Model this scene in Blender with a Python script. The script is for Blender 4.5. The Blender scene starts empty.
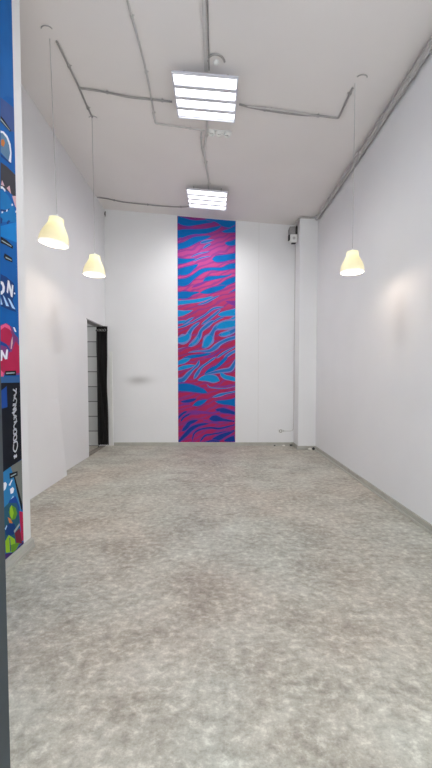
import bpy, bmesh, math, random
from mathutils import Vector, Matrix
random.seed(4)
S = bpy.context.scene
COL = S.collection
PI = math.pi

# ------------------------------------------------------------------ camera
cam_d = bpy.data.cameras.new('camera')
cam_d.sensor_fit = 'AUTO'; cam_d.sensor_width = 36.0
cam_d.lens = 385.0 / 768.0 * 36.0
cam_d.shift_y = 10.8 / 768.0; cam_d.shift_x = 0.5 / 768.0
cam_d.clip_start = 0.02; cam_d.clip_end = 200
cam = bpy.data.objects.new('camera', cam_d); COL.objects.link(cam)
cam.location = (0, 0, 1.2)
cam.rotation_euler = (math.radians(90 - 2.5), 0, 0)
S.camera = cam

# ------------------------------------------------------------------ daylight and exposure
w = bpy.data.worlds.new('world'); S.world = w; w.use_nodes = True
bg = w.node_tree.nodes['Background']
bg.inputs[0].default_value = (0.96, 0.98, 1.0, 1); bg.inputs[1].default_value = 3.7
S.view_settings.view_transform = 'Standard'; S.view_settings.look = 'None'
S.view_settings.gamma = 1.0; S.view_settings.use_curve_mapping = False
S.view_settings.exposure = 0.66
try:
    S.cycles.use_denoising = True
    S.cycles.max_bounces = 14; S.cycles.diffuse_bounces = 8; S.cycles.sample_clamp_indirect = 4
except Exception:
    pass
# daylight coming in through the glazed shop front added behind the camera
ad = bpy.data.lights.new('daylight', 'AREA'); ad.shape = 'RECTANGLE'; ad.size = 2.9; ad.size_y = 2.9
ad.cycles.is_portal = True
ao = bpy.data.objects.new('daylight', ad); COL.objects.link(ao)
ao.location = (0.17, -0.62, 1.45); ao.rotation_euler = (math.radians(90), 0, 0)

TUBE_POWER = 2.4
PANEL_WATTS = 55
SHADE_GLOW = 1.0

# ------------------------------------------------------------------ materials
def srgb(r, g, b):
    f = lambda c: (c/255/12.92) if c/255 <= .04045 else ((c/255+.055)/1.055)**2.4
    return (f(r), f(g), f(b), 1)

def mat(name, col, rough=.6, metal=0.0, var=0.06, scale=30, bump=0.0, bscale=80):
    m = bpy.data.materials.new(name); m.use_nodes = True
    nt = m.node_tree; b = nt.nodes['Principled BSDF']
    b.inputs['Roughness'].default_value = rough; b.inputs['Metallic'].default_value = metal
    tc = nt.nodes.new('ShaderNodeTexCoord')
    n = nt.nodes.new('ShaderNodeTexNoise'); n.inputs['Scale'].default_value = scale; n.inputs['Detail'].default_value = 4
    nt.links.new(tc.outputs['Object'], n.inputs['Vector'])
    r = nt.nodes.new('ShaderNodeValToRGB')
    r.color_ramp.elements[0].position = .3; r.color_ramp.elements[1].position = .7
    r.color_ramp.elements[0].color = tuple(c*(1-var) for c in col[:3]) + (1,)
    r.color_ramp.elements[1].color = tuple(min(1, c*(1+var)) for c in col[:3]) + (1,)
    nt.links.new(n.outputs['Fac'], r.inputs['Fac']); nt.links.new(r.outputs['Color'], b.inputs['Base Color'])
    if bump:
        n2 = nt.nodes.new('ShaderNodeTexNoise'); n2.inputs['Scale'].default_value = bscale; n2.inputs['Detail'].default_value = 5
        nt.links.new(tc.outputs['Object'], n2.inputs['Vector'])
        bp = nt.nodes.new('ShaderNodeBump'); bp.inputs['Strength'].default_value = bump; bp.inputs['Distance'].default_value = .01
        nt.links.new(n2.outputs['Fac'], bp.inputs['Height']); nt.links.new(bp.outputs['Normal'], b.inputs['Normal'])
    return m

def emit(name, col, power, base=(.9, .9, .9, 1)):
    m = mat(name, base, .5, var=.01)
    b = m.node_tree.nodes['Principled BSDF']
    b.inputs['Emission Color'].default_value = col; b.inputs['Emission Strength'].default_value = power
    return m

M_wall = mat('white_plaster', srgb(222, 222, 223), .75, var=.018, scale=1.6, bump=.12, bscale=14)
M_ceil = mat('ceiling_paint', srgb(222, 217, 214), .85, var=.02, scale=1.2, bump=.1, bscale=10)
M_white = mat('white_plastic', srgb(225, 225, 222), .45, var=.02)
M_conduit = mat('grey_conduit', srgb(150, 147, 145), .5, var=.12, scale=60)
M_conduit2 = mat('painted_conduit', srgb(188, 185, 183), .6, var=.05, scale=30)
M_pipe = mat('grey_pipe', srgb(172, 169, 167), .6, var=.04, scale=12)
M_silver = mat('silver_conduit', srgb(176, 172, 170), .4, .2, var=.2, scale=40)
M_dark = mat('dark_plastic', srgb(48, 47, 48), .5)
M_housing = mat('white_metal', srgb(205, 205, 212), .5, var=.01)
M_base = mat('grey_skirting', srgb(168, 167, 158), .5, var=.10, scale=9)
M_basew = mat('pale_skirting', srgb(180, 179, 172), .5, var=.03, scale=9)
M_frame = mat('graphite_frame', srgb(46, 55, 62), .5, var=.08)
M_gasket = mat('navy_gasket', srgb(24, 28, 62), .5, var=.08)
M_curtain = mat('black_curtain', srgb(30, 27, 28), .9, var=.25, scale=14, bump=.2)
M_cord = mat('pale_cord', srgb(172, 170, 168), .6, var=.02)
M_chrome = mat('chrome', srgb(200, 200, 200), .25, 1.0, var=.02)
M_scrap = mat('scrap_paper', srgb(225, 222, 215), .8, var=.1)

def dark_patch(m, cx, cz, rx, rz, amount, col):
    """a soft elongated darker patch on the plaster, in object coordinates"""
    nt = m.node_tree; b = nt.nodes['Principled BSDF']
    src = b.inputs['Base Color'].links[0].from_socket
    tc = nt.nodes.new('ShaderNodeTexCoord'); sp = nt.nodes.new('ShaderNodeSeparateXYZ')
    nt.links.new(tc.outputs['Object'], sp.inputs[0])
    def math_(op, a, bb=None):
        n = nt.nodes.new('ShaderNodeMath'); n.operation = op
        for i, v in enumerate((a, bb)):
            if v is None: continue
            if isinstance(v, (int, float)): n.inputs[i].default_value = v
            else: nt.links.new(v, n.inputs[i])
        return n.outputs[0]
    dx = math_('DIVIDE', math_('SUBTRACT', sp.outputs['X'], cx), rx)
    dz = math_('DIVIDE', math_('SUBTRACT', sp.outputs['Z'], cz), rz)
    d2 = math_('ADD', math_('MULTIPLY', dx, dx), math_('MULTIPLY', dz, dz))
    fac = math_('MULTIPLY', math_('POWER', 2.718, math_('MULTIPLY', d2, -1.6)), amount)
    mx = nt.nodes.new('ShaderNodeMix'); mx.data_type = 'RGBA'
    nt.links.new(fac, mx.inputs['Factor']); nt.links.new(src, mx.inputs['A']); mx.inputs['B'].default_value = col
    nt.links.new(mx.outputs['Result'], b.inputs['Base Color'])
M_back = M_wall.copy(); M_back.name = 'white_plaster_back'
dark_patch(M_back, -1.34, 1.165, .26, .085, .5, srgb(140, 138, 136))
dark_patch(M_back, -1.40, 1.13, .16, .09, .16, srgb(150, 148, 146))

def floor_material():
    m = bpy.data.materials.new('stone_vinyl'); m.use_nodes = True
    nt = m.node_tree; b = nt.nodes['Principled BSDF']; L = nt.links.new
    tc = nt.nodes.new('ShaderNodeTexCoord')
    def noise(sx, sy, scale, detail, rough, dist=0, off=0):
        mp = nt.nodes.new('ShaderNodeMapping'); mp.inputs['Scale'].default_value = (sx, sy, 1); mp.inputs['Location'].default_value = (off, off*1.7, 0)
        L(tc.outputs['Object'], mp.inputs['Vector'])
        n = nt.nodes.new('ShaderNodeTexNoise'); n.inputs['Scale'].default_value = scale; n.inputs['Detail'].default_value = detail
        n.inputs['Roughness'].default_value = rough; n.inputs['Distortion'].default_value = dist
        L(mp.outputs[0], n.inputs['Vector']); return n.outputs['Fac']
    def ramp(fac, stops):
        r = nt.nodes.new('ShaderNodeValToRGB'); e = r.color_ramp.elements
        while len(e) < len(stops): e.new(.5)
        for i, (p, c) in enumerate(stops): e[i].position = p; e[i].color = c
        L(fac, r.inputs['Fac']); return r.outputs['Color']
    def mix(f, a, c, t='MIX'):
        x = nt.nodes.new('ShaderNodeMix'); x.data_type = 'RGBA'; x.blend_type = t
        if isinstance(f, float): x.inputs['Factor'].default_value = f
        else: L(f, x.inputs['Factor'])
        L(a, x.inputs['A']); L(c, x.inputs['B']); return x.outputs['Result']
    big = noise(1, 1.2, 2.2, 8, .66, .4)
    mid = noise(1, 1.25, 3.6, 14, .70, .35, 3)
    fine = noise(1, 1.15, 21, 10, .76, .1, 7)
    c1 = ramp(mid, [(.32, srgb(126, 118, 110)), (.45, srgb(163, 157, 147)), (.54, srgb(182, 177, 167)), (.68, srgb(220, 218, 208))])
    c2 = ramp(big, [(.36, srgb(128, 117, 104)), (.5, srgb(174, 168, 156)), (.66, srgb(208, 207, 197))])
    c3 = ramp(fine, [(.38, srgb(98, 92, 85)), (.46, srgb(158, 153, 145)), (.53, srgb(184, 179, 170)), (.63, srgb(246, 243, 233))])
    c = mix(.55, c1, c2); c = mix(.40, c, c3)
    tint = noise(1, 1, .9, 3, .5, 0, 11)
    t = ramp(tint, [(.36, (1.0, .965, .925, 1)), (.60, (.955, 1.0, .985, 1))])
    c = mix(1.0, c, t, 'MULTIPLY')
    L(c, b.inputs['Base Color'])
    rr = nt.nodes.new('ShaderNodeMapRange'); rr.inputs['To Min'].default_value = .38; rr.inputs['To Max'].default_value = .6
    L(mid, rr.inputs['Value']); L(rr.outputs[0], b.inputs['Roughness'])
    b.inputs['Specular IOR Level'].default_value = .35
    bp = nt.nodes.new('ShaderNodeBump'); bp.inputs['Strength'].default_value = .12; bp.inputs['Distance'].default_value = .004
    L(fine, bp.inputs['Height']); L(bp.outputs[0], b.inputs['Normal'])
    return m
M_floor = floor_material()

def block_material():
    m = bpy.data.materials.new('grey_blockwork'); m.use_nodes = True
    nt = m.node_tree; b = nt.nodes['Principled BSDF']; L = nt.links.new
    tc = nt.nodes.new('ShaderNodeTexCoord'); mp = nt.nodes.new('ShaderNodeMapping')
    mp.inputs['Rotation'].default_value = (PI/2, 0, 0)
    L(tc.outputs['Object'], mp.inputs['Vector'])
    br = nt.nodes.new('ShaderNodeTexBrick')
    br.inputs['Color1'].default_value = srgb(205, 206, 205); br.inputs['Color2'].default_value = srgb(182, 184, 184)
    br.inputs['Mortar'].default_value = srgb(110, 110, 110); br.inputs['Scale'].default_value = 1
    br.inputs['Brick Width'].default_value = 1.9; br.inputs['Row Height'].default_value = .262; br.inputs['Mortar Size'].default_value = .008
    L(mp.outputs[0], br.inputs['Vector']); L(br.outputs['Color'], b.inputs['Base Color']); b.inputs['Roughness'].default_value = .9
    return m
M_block = block_material()
M_glass = bpy.data.materials.new('clear_glass'); M_glass.use_nodes = True
gb = M_glass.node_tree.nodes['Principled BSDF']; gb.inputs['Transmission Weight'].default_value = 1; gb.inputs['Roughness'].default_value = 0
gb.inputs['IOR'].default_value = 1.1; gb.inputs['Base Color'].default_value = (.95, .98, .98, 1)
M_tube = emit('lit_diffuser', (0.95, 0.97, 1, 1), TUBE_POWER)
M_bulb = emit('lit_bulb', (1, .82, .55, 1), 6)
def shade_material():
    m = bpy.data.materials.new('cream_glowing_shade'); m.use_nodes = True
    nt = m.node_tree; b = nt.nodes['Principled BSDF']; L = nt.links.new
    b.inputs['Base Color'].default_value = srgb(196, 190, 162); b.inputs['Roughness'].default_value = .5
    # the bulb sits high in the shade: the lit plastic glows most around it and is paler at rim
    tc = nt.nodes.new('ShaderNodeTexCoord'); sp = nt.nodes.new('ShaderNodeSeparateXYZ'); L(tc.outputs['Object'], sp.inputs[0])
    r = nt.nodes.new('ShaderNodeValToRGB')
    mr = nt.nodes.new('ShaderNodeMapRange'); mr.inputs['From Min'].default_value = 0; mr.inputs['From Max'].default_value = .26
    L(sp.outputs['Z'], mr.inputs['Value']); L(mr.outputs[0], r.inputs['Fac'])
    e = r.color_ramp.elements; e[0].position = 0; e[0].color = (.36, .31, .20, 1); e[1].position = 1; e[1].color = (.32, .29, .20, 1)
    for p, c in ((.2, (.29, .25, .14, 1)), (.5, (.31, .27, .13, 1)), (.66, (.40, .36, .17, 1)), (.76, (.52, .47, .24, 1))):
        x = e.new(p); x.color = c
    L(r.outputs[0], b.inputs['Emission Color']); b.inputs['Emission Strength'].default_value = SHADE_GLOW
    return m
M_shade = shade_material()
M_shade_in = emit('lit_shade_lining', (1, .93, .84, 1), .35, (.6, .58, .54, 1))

# ------------------------------------------------------------------ helpers
def C_z(x): return 3.96 - 0.085*x                     # the ceiling falls towards the right wall

def link(name, bm, mats, parent=None, loc=None, smooth=False):
    me = bpy.data.meshes.new(name); bmesh.ops.recalc_face_normals(bm, faces=bm.faces); bm.to_mesh(me); bm.free()
    if not isinstance(mats, (list, tuple)): mats = [mats]
    for m in mats: me.materials.append(m)
    if smooth:
        for p in me.polygons: p.use_smooth = True
    o = bpy.data.objects.new(name, me); COL.objects.link(o)
    if parent: o.parent = parent
    if loc: o.location = loc
    return o
def thing(name, label, cat, loc=(0, 0, 0), group=None):
    o = bpy.data.objects.new(name, None); COL.objects.link(o); o.location = loc
    o['label'] = label; o['category'] = cat
    if group: o['group'] = group
    return o
def tag(o, label, cat, group=None):
    o['label'] = label; o['category'] = cat
    if group: o['group'] = group
    return o
def struct(o): o['kind'] = 'structure'; return o
def box(bm, a, b, mi=0):
    v = [bm.verts.new((x, y, z)) for x in (a[0], b[0]) for y in (a[1], b[1]) for z in (a[2], b[2])]
    fs = [(0,1,3,2), (4,6,7,5), (0,4,5,1), (2,3,7,6), (0,2,6,4), (1,5,7,3)]
    for f in fs:
        x = bm.faces.new([v[i] for i in f]); x.material_index = mi
def bevel(bm, r, seg=2):
    bmesh.ops.bevel(bm, geom=list(bm.edges), offset=r, segments=seg, affect='EDGES', profile=.5)
def bx(a, b, r=0):
    bm = bmesh.new(); box(bm, a, b)
    if r: bevel(bm, r)
    return bm
def slab(bm, x0, x1, y0, y1, z0, topf):
    """a wall piece whose top follows the ceiling"""
    v = [bm.verts.new((x, y, z)) for x, y in ((x0, y0), (x1, y0), (x1, y1), (x0, y1)) for z in (z0, topf(x))]
    for f in ((0,2,3,1), (2,4,5,3), (4,6,7,5), (6,0,1,7), (0,6,4,2), (1,3,5,7)): bm.faces.new([v[i] for i in f])
def smooth_path(pts, n=8):
    pts = [Vector(p) for p in pts]
    if len(pts) < 3: return pts
    P = [pts[0]*2-pts[1]] + pts + [pts[-1]*2-pts[-2]]; out = []
    for i in range(1, len(P)-2):
        a, b, c, d = P[i-1:i+3]
        for k in range(n):
            t = k/n; out.append(.5*((2*b)+(c-a)*t+(2*a-5*b+4*c-d)*t*t+(3*b-a-3*c+d)*t**3))
    out.append(pts[-1]); return out
def resample(pts, step):
    out = [pts[0].copy()]; acc = 0
    for a, b in zip(pts, pts[1:]):
        L = (b-a).length
        if L < 1e-6: continue
        d = step-acc
        while d <= L: out.append(a.lerp(b, d/L)); d += step
        acc = (acc+L) % step
    out.append(pts[-1].copy()); return out
def tube(bm, pts, rad, seg=8, mi=0):
    rings = []; up = Vector((0, 0, 1)); n = len(pts); u0 = None
    for i, p in enumerate(pts):
        t = (pts[min(i+1, n-1)]-pts[max(i-1, 0)]).normalized()
        if u0 is None: u0 = t.cross(up if abs(t.z) < .9 else Vector((1, 0, 0))).normalized()
        u = (u0 - t*u0.dot(t)).normalized(); u0 = u; v = t.cross(u)
        r = rad(i) if callable(rad) else rad
        rings.append([bm.verts.new(p+u*math.cos(2*PI*k/seg)*r+v*math.sin(2*PI*k/seg)*r) for k in range(seg)])
    for a, b in zip(rings, rings[1:]):
        for k in range(seg):
            f = bm.faces.new((a[k], a[(k+1) % seg], b[(k+1) % seg], b[k])); f.material_index = mi
    bm.faces.new(rings[0][::-1]).material_index = mi; bm.faces.new(rings[-1]).material_index = mi
def lathe(bm, prof, seg=32, mi=0, center=(0, 0, 0)):
    c = Vector(center); rings = []
    for r, z in prof:
        rings.append([bm.verts.new(c+Vector((max(r, 1e-4)*math.cos(2*PI*k/seg), max(r, 1e-4)*math.sin(2*PI*k/seg), z))) for k in range(seg)])
    for a, b in zip(rings, rings[1:]):
        for k in range(seg): bm.faces.new((a[k], a[(k+1) % seg], b[(k+1) % seg], b[k])).material_index = mi
def conduit(name, paths, r, m, label, cat='conduit', clip=.55, ribbed=True, parent=None, wob=.004, clip_m=None):
    """ribbed cable conduit fixed by clips; every run of one conduit is one mesh"""
    bm = bmesh.new(); cl = []
    for pts in paths:
        sp = resample(smooth_path(pts, 10), .009)
        ph = random.random()*6
        sp = [p+Vector((math.sin(i*.021+ph)*wob, math.cos(i*.017+ph)*wob, 0)) for i, p in enumerate(sp)]
        tube(bm, sp, (lambda i: r*(1.0 if i % 2 else .74)) if ribbed else r, 8)
        k = int(clip/.009)
        cl += [(sp[i], (sp[min(i+1, len(sp)-1)]-sp[i-1]).normalized()) for i in range(k//2, len(sp)-3, k)]
    o = link(name, bm, m, parent)
    if not parent: tag(o, label, cat)
    for p, t in cl:
        b2 = bmesh.new(); tube(b2, [p-t*.009, p+t*.009], r*1.35, 10)
        s = t.cross(Vector((0, 0, 1))).normalized()
        tube(b2, [p+s*r*1.2+Vector((0, 0, r*.7)), p+s*r*2.4+Vector((0, 0, r*.7))], r*.28, 6)
        link('clip', b2, clip_m or m, o)
    return o

# ------------------------------------------------------------------ the room shell
XL, XR, YB, YF = -1.93, 1.68, 6.80, -0.50
PX, PY = -1.31, 2.69                                   # the pier that carries the printed graffiti wall covering
struct(link('floor', bx((-3.4, YF-.1, -.1), (XR+.1, YB+.1, 0)), M_floor))
bm = bmesh.new()
x0, x1 = XL-.15, XR+.15
v = [bm.verts.new((x, y, C_z(x)+dz)) for x in (x0, x1) for y in (YF-.15, YB+.15) for dz in (0, .12)]
for f in ((0,1,3,2), (4,6,7,5), (0,4,5,1), (2,3,7,6), (0,2,6,4), (1,5,7,3)): bm.faces.new([v[i] for i in f])
struct(link('ceiling', bm, M_ceil))
bm = bmesh.new()
slab(bm, XL-.12, XL, PY-.4, 5.83, 0, C_z)
slab(bm, XL-.12, XL, 5.83, 6.74, 2.09, C_z)
slab(bm, XL-.12, XL, 6.74, YB, 0, C_z)
struct(link('wall_left', bm, M_wall))
bm = bmesh.new(); slab(bm, XL-.12, PX, YF, PY, 0, C_z); bevel(bm, .006)
struct(link('wall_left_pier', bm, M_wall))
bm = bmesh.new(); slab(bm, XL, XR, YB, YB+.12, 0, C_z)
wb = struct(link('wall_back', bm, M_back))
bm = bmesh.new(); slab(bm, XR, XR+.12, YF, YB+.12, 0, C_z)
struct(link('wall_right', bm, M_wall))
bm = bmesh.new(); slab(bm, 1.385, XR, 6.42, YB, 0, C_z); bevel(bm, .005)
struct(link('wall_column', bm, M_wall))
# unseen shop front added for daylight: sill, header and posts around open glazing
bm = bmesh.new()
slab(bm, XL-.12, PX, YF-.12, YF, 0, C_z); slab(bm, PX, XR+.12, YF-.12, YF, 2.9, C_z); slab(bm, PX, -1.2, YF-.12, YF, 0, lambda x: 2.9)
slab(bm, 1.6, XR+.12, YF-.12, YF, 0, lambda x: 2.9)
struct(link('wall_front', bm, M_wall))
wf = bmesh.new()
for xa in (-1.2, -.56, .56, 1.54): box(wf, (xa, YF-.1, 0), (xa+.06, YF-.04, 2.9))
for a, b in ((-1.14, -.56), (.62, 1.54)):
    for z in (0, 2.84): box(wf, (a, YF-.1, z), (b, YF-.04, z+.06))
box(wf, (-.5, YF-.1, 2.3), (.56, YF-.04, 2.36)); box(wf, (-.5, YF-.1, 2.84), (.56, YF-.04, 2.9))
w1 = struct(link('window_unseen_1', wf, M_frame))
for a, b in ((-1.14, -.56), (.62, 1.54)): link('pane', bx((a, YF-.075, .06), (b, YF-.069, 2.84)), M_glass, w1)
# the entrance door, folded open into the room beside the camera
d1 = bmesh.new()
DX0, DX1, DY0, DY1 = -.549, -.501, -.42, .90
box(d1, (DX0, DY1-.09, .012), (DX1, DY1, 2.28)); box(d1, (DX0, DY0, .012), (DX1, DY0+.09, 2.28))
box(d1, (DX0, DY0+.09, .012), (DX1, DY1-.09, .13)); box(d1, (DX0, DY0+.09, 2.19), (DX1, DY1-.09, 2.28))
d1o = struct(link('door_1', d1, M_frame))
link('gasket', bx((DX1, DY1-.082, .02), (DX1+.004, DY1-.06, 2.27)), M_gasket, d1o)
link('pane', bx((-.528, DY0+.09, .13), (-.522, DY1-.09, 2.19)), M_glass, d1o)
# doorway at the back of the left wall: the raw blockwork room behind it
BX0 = -3.3
bm = bmesh.new(); box(bm, (BX0, 6.78, 0), (XL-.12, 6.9, 2.9)); box(bm, (XL-.14, 6.745, 0), (XL-.1, 6.80, 2.9))
struct(link('wall_block_back', bm, M_block))
bm = bmesh.new(); box(bm, (BX0-.12, 4.4, 0), (BX0, 6.9, 2.9)); box(bm, (BX0, 4.4, 0), (XL-.12, 4.52, 2.9))
struct(link('wall_block_side', bm, M_wall))
sl = bpy.data.lights.new('store_fill_light', 'POINT'); sl.energy = 5; sl.shadow_soft_size = .12; slo = bpy.data.objects.new('store_fill_light', sl); COL.objects.link(slo); slo.location = (-2.7, 5.3, 2.5)  # unseen point light without fitting, added to brighten the blockwork
struct(link('ceiling_store', bx((BX0, 4.52, 2.75), (XL-.12, 6.78, 2.85)), M_ceil))
struct(link('trim_1', bx((XL-.125, 5.80, 2.075), (XL+.004, 6.745, 2.092)), mat('lintel_edge', srgb(150, 148, 147), .7)))
struct(link('trim_2', bx((-1.868, YB-.012, 0), (-1.815, YB, 1.66), .002), M_white))
struct(link('trim_3', bx((.752, YB-.0015, .07), (.757, YB, 3.9)), mat('seam', srgb(205, 203, 201), .8)))
bm = bmesh.new(); box(bm, (XL-.10, 5.86, 0), (XL-.01, 6.72, .012))
struct(link('trim_4', bm, mat('worn_threshold', srgb(128, 122, 114), .8, var=.25, scale=22)))
# baseboards
def board(name, segs, h, m, t=.016):
    bm = bmesh.new()
    for (a, b) in segs: box(bm, a, (b[0], b[1], h))
    return struct(link(name, bm, m))
board('baseboard_back', [((-1.80, YB-.016, 0), (1.385, YB, 0))], .058, M_base)
board('baseboard_column', [((1.369, 6.404, 0), (XR, 6.42, 0)), ((1.369, 6.42, 0), (1.385, YB-.016, 0))], .062, M_base)
board('baseboard_right', [((XR-.016, YF, 0), (XR, 6.404, 0))], .062, M_base)
bm = bmesh.new()
box(bm, (PX, YF, 0), (PX+.018, PY, .062)); box(bm, (PX+.018, YF, 0), (PX+.026, PY, .02))
box(bm, (PX, YF, .062), (PX+.010, PY, .070))
struct(link('baseboard_left', bm, M_basew))
bm = bmesh.new()                                       # the plaster flares out a little at the foot of the wall
v = [bm.verts.new(p) for y in (PY, 4.70) for p in ((XL, y, 0), (XL+.100, y, 0), (XL+.097, y, .04), (XL+.012, y, .95), (XL, y, 1.3))]
for i in range(5): bm.faces.new((v[i], v[(i+1) % 5], v[5+(i+1) % 5], v[5+i]))
bm.faces.new(v[:5]); bm.faces.new(v[5:][::-1]); struct(link('wall_left_foot', bm, M_wall))
bm = bmesh.new(); box(bm, (XR-.026, YF, 0), (XR-.016, 6.404, .018)); struct(link('baseboard_right_bead', bm, M_basew))

# ------------------------------------------------------------------ striped wall panel
def flat(name, col, rough=.7):
    m = mat(name, col, .75, var=.05, scale=12); m.node_tree.nodes['Principled BSDF'].inputs['Specular IOR Level'].default_value = .15; return m
MB = {'B': flat('print_blue', srgb(0, 98, 168)), 'C': flat('print_cyan', srgb(16, 130, 190)), 'L': flat('print_periwinkle', srgb(36, 104, 172)),
      'V': flat('print_violet', srgb(116, 52, 138)), 'E': flat('print_pale_edge', srgb(112, 124, 184)), 'N': flat('print_navy', srgb(24, 58, 138))}
def mural_ground():
    m = bpy.data.materials.new('print_magenta'); m.use_nodes = True
    nt = m.node_tree; b = nt.nodes['Principled BSDF']; L = nt.links.new
    tc = nt.nodes.new('ShaderNodeTexCoord'); sp = nt.nodes.new('ShaderNodeSeparateXYZ'); L(tc.outputs['Object'], sp.inputs[0])
    mr = nt.nodes.new('ShaderNodeMapRange'); mr.inputs['From Min'].default_value = 0; mr.inputs['From Max'].default_value = 4.0
    L(sp.outputs['Z'], mr.inputs['Value'])
    r = nt.nodes.new('ShaderNodeValToRGB'); e = r.color_ramp.elements
    e[0].position = 0; e[0].color = srgb(160, 40, 96); e[1].position = 1; e[1].color = srgb(128, 44, 104)
    for p, c in ((.25, srgb(164, 40, 84)), (.5, srgb(166, 42, 80)), (.7, srgb(182, 66, 120)), (.85, srgb(172, 68, 134))):
        x = e.new(p); x.color = c
    L(mr.outputs[0], r.inputs['Fac'])
    mp = nt.nodes.new('ShaderNodeMapping'); mp.inputs['Scale'].default_value = (1, 1, 1); mp.inputs['Rotation'].default_value = (0, .38, 0)
    L(tc.outputs['Object'], mp.inputs['Vector'])
    n = nt.nodes.new('ShaderNodeTexWave'); n.bands_direction = 'Z'; n.inputs['Scale'].default_value = 3.6; n.inputs['Distortion'].default_value = 5.5
    n.inputs['Detail'].default_value = 1.0; n.inputs['Detail Scale'].default_value = 1.1
    L(mp.outputs[0], n.inputs['Vector'])
    r2 = nt.nodes.new('ShaderNodeValToRGB'); r2.color_ramp.elements[0].position = .60; r2.color_ramp.elements[1].position = .78
    r2.color_ramp.elements[0].color = (0, 0, 0, 1); r2.color_ramp.elements[1].color = (.62, .62, .62, 1); L(n.outputs['Fac'], r2.inputs['Fac'])
    mx = nt.nodes.new('ShaderNodeMix'); mx.data_type = 'RGBA'; L(r2.outputs[0], mx.inputs['Factor']); L(r.outputs[0], mx.inputs['A'])
    mx.inputs['B'].default_value = srgb(112, 56, 132); L(mx.outputs['Result'], b.inputs['Base Color']); b.inputs['Roughness'].default_value = .75; b.inputs['Specular IOR Level'].default_value = .15
    return m
MU0, MU1 = -.662, .350
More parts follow.
